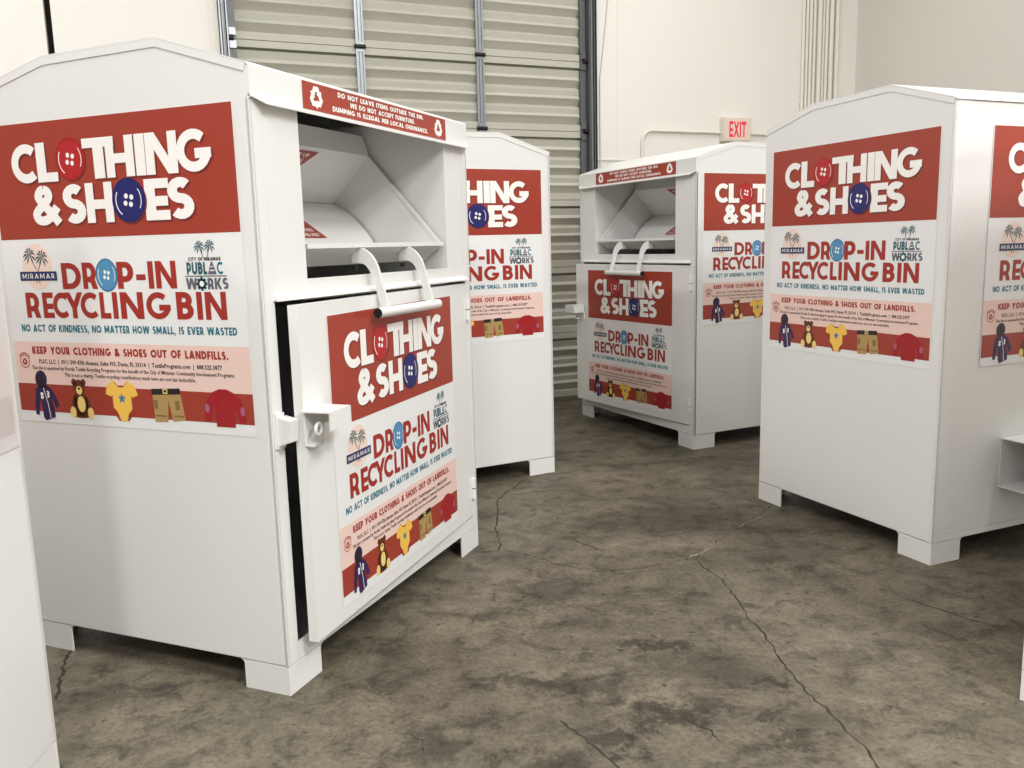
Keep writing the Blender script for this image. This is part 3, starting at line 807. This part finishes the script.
def m_lock(b):
    # folded shroud over the padlock: open towards the free edge and below
    x0, x1 = -1.402, -1.272; zt = .942 - DZ0
    b.box(x0, x1, -.104, 0, zt - .005, zt, 'paint')
    b.box(x0 + .004, x1, -.104, -.098, zt - .060, zt - .005, 'paint')
    b.box(x1 - .006, x1, -.098, 0, zt - .060, zt - .005, 'paint')
    b.box(x0 + .02, x0 + .060, -.030, 0, zt - .118, zt - .110, 'paint')
    b.box(x0 + .012, x1, -.006, 0, zt - .115, zt - .005, 'paint')
def m_ring(b):
    b.tube([(.018 * math.cos(a), 0, .018 * math.sin(a)) for a in [2 * math.pi * k / 14 for k in range(15)]], .006, 'paint', 8, False)
def m_catch(b):
    b.box(.012, .052, -.010, 0.001, 0, .112, 'paint')
    b.prism([(.016, -.050, .022), (.016, -.010, .010), (.016, -.010, .100), (.016, -.056, .090)], (.046, 0, 0), 'paint')
def m_sidefoot(b): pass

I4 = Matrix.Identity(4)
def donation_bin(label, loc, th, door_deg=0.0, variant='chute', side_shift=(0, 0), bevel=.003):
    e = bpy.data.objects.new('donation_bin', None); COL.objects.link(e)
    e.location = (loc[0], loc[1], 0); e.rotation_euler = (0, 0, th)
    tag(e, label, 'donation bin', 'white clothing and shoe recycling bins')
    link('body', cached('body', m_body), e, bevel=bevel)
    link('roof', cached('roof', m_roof), e)
    fm = cached('foot', m_foot)
    for k, (x, y) in enumerate(((0, 0), (BW, 0), (BW, BD), (0, BD))):
        link('foot', fm, e, loc=(x, y, 0), rz=math.pi / 2 * k)
    du, dv = side_shift
    sign(e, frame((-.0012, 1.082 + du, .901 + dv), (0, -1, 0), (0, 0, 1)), True)
    sign(e, frame((BW + .0012, .062, .901), (0, 1, 0), (0, 0, 1)), True)
    cm = cached('corner_post', m_corner)
    if variant == 'chute':
        link('corner_post', cm, e, loc=(0, 0, FZ)).scale = (1, 1, (1.88 - FZ) / (DZ1 + .585))
        link('corner_post', cm, e, loc=(BW - .0565, 0, FZ)).scale = (1, 1, (1.88 - FZ) / (DZ1 + .585))
        link('front_panel', cached('front_panel', m_front), e)
        hd = link('header', cached('header', m_header), e)
        link('door_frame', cached('door_frame', m_frame), e)
        link('chute_recess', cached('chute_recess', m_recess), e)
        ws = link('warning_strip', AM['warning_strip'], e, matrix=frame((.260, -.0072, 1.885), (1, 0, 0), (0, 0, 1)))
        for k in ('warning_lettering', 'recycling_mark', 'recycling_mark_b'):
            link(k.replace('_b', ''), AM[k], ws)
        hp = link('hopper', cached('hopper', m_hopper), e)
        link('drum', cached('drum', m_drum, True), hp)
        link('lip', cached('lip', m_lip), hp)
        c = Vector((0, .446 - .344, 1.583 - 1.470)).normalized()
        link('sticker', AM['hopper_sticker'], hp, matrix=frame((.780, .3505, 1.485), (1, 0, 0), tuple(c)))
        c2 = Vector((0, -(.541 - .355), 1.838 - 1.640)).normalized()
        link('sticker', AM['hopper_sticker_b'], hp, matrix=frame((.780, .3655, 1.824), (1, 0, 0), tuple(c2)))
        h = link('handle', cached('handle_bar', m_bar, True), e)
        am = cached('handle_arm', m_arm)
        for x in (.588, .938):
            link('arm', am, h, loc=(x, 0, 0))
            link('bolt', cached('bolt', m_bolt), h, loc=(x - .03, .02, 1.378))
        d = link('service_door', cached('service_door', m_door), e, loc=(1.4548, 0, DZ0), rz=math.radians(door_deg))
        sign(d, frame((-1.2157, -.0012, .2489 - DZ0), (1, 0, 0), (0, 0, 1)), False)
        hm = cached('hinge', m_hinge, False)
        for z in (1.10, .25): link('hinge', hm, d, loc=(-.004, -.006, z - DZ0))
        link('lock_box', cached('lock_box', m_lock), d)
        link('lock_ring', cached('lock_ring', m_ring, True), d, loc=(-1.375, -.045, .882 - DZ0))
        ct = link('catch', cached('catch', m_catch), e, loc=(0, 0, .825))
        link('ring', cached('lock_ring', m_ring, True), ct, loc=(.070, -.030, .062))
    else:
        def pan(b):
            b.box(.09, BW - .09, .0015, .012, FZ + .03, HF - .005, 'paint')
            b.box(.0, .0885, 0, .012, FZ, HF - .004, 'paint'); b.box(BW - .0885, BW, 0, .012, FZ, HF - .004, 'paint')
            b.box(.0885, BW - .0885, .0, .012, FZ, FZ + .0285, 'paint')
            b.box(.084, .10, -.003, .0, .165, .18, 'paint')
        link('front_panel', cached('plain_panel', pan), e)
        sign(e, frame((.232, -.0012, .903), (1, 0, 0), (0, 0, 1)), True)
        def lk(b):
            x0, x1, y0, z0, z1, t = .396, .80, -.20, .305, .531, .005
            b.box(x0, x1, y0, 0, z1 - t, z1, 'paint'); b.box(x0, x1, y0, 0, z0, z0 + t, 'paint')
            b.box(x0 + .02, x1, y0, y0 + t, z0 + t, z1 - t, 'paint'); b.box(x1 - t, x1, y0 + t, 0, z0 + t, z1 - t, 'paint')
            b.box(x0 + .001, x1 - t, -.004, 0, z0 + t, z1 - t, 'paint')
        if variant == 'boxed':
            lb = link('lock_box', cached('big_lock_box', lk), e)
            link('bolt', cached('bolt', m_bolt), lb, loc=(.47, -.06, .304))
    return e

donation_bin('large white bin at left whose lower front door hangs slightly open over a black gap', (-.7476, 2.6004), 1.1845, 2.87)
donation_bin('white bin in the middle, partly hidden behind the bin with the open chute at left', (.2587, 5.3037), 2.0431, 0, 'plain')
donation_bin('white bin at the back under the EXIT sign with chute and door facing left', (.5915, 7.1373), -1.1140, 3.54)
donation_bin('large white bin at right, printed on two faces, with metal box low down', (1.8158, 3.5772), .4042, 0, 'boxed')
eb = donation_bin('white bin cut off by the left edge of the picture, seen edge on', (-1.303, 2.217), math.radians(181.6), 0, 'plain', side_shift=(-.042, .084))
donation_bin('white bin of which only a foot shows at the right edge', (1.5561, 2.4694), math.radians(-45), 0)

def veil():
    """made-up see-through veil, added to wash out the print of the bin at the left edge"""
    m = bpy.data.materials.new('pale_veil'); m.use_nodes = True
    b = m.node_tree.nodes['Principled BSDF']
    b.inputs['Base Color'].default_value = srgb(228, 226, 224); b.inputs['Roughness'].default_value = .4; b.inputs['Alpha'].default_value = .66
    M['veil'] = m
    a = Art(); a.rect(-.004, 1.026, -.036, .976, 'veil')
    link('print_veil', a.mesh('print_veil'), eb, matrix=frame((-.0062, 1.082 - .042, .901 + .084), (0, -1, 0), (0, 0, 1)))  # added overlay, only there to pale the print beneath
veil()
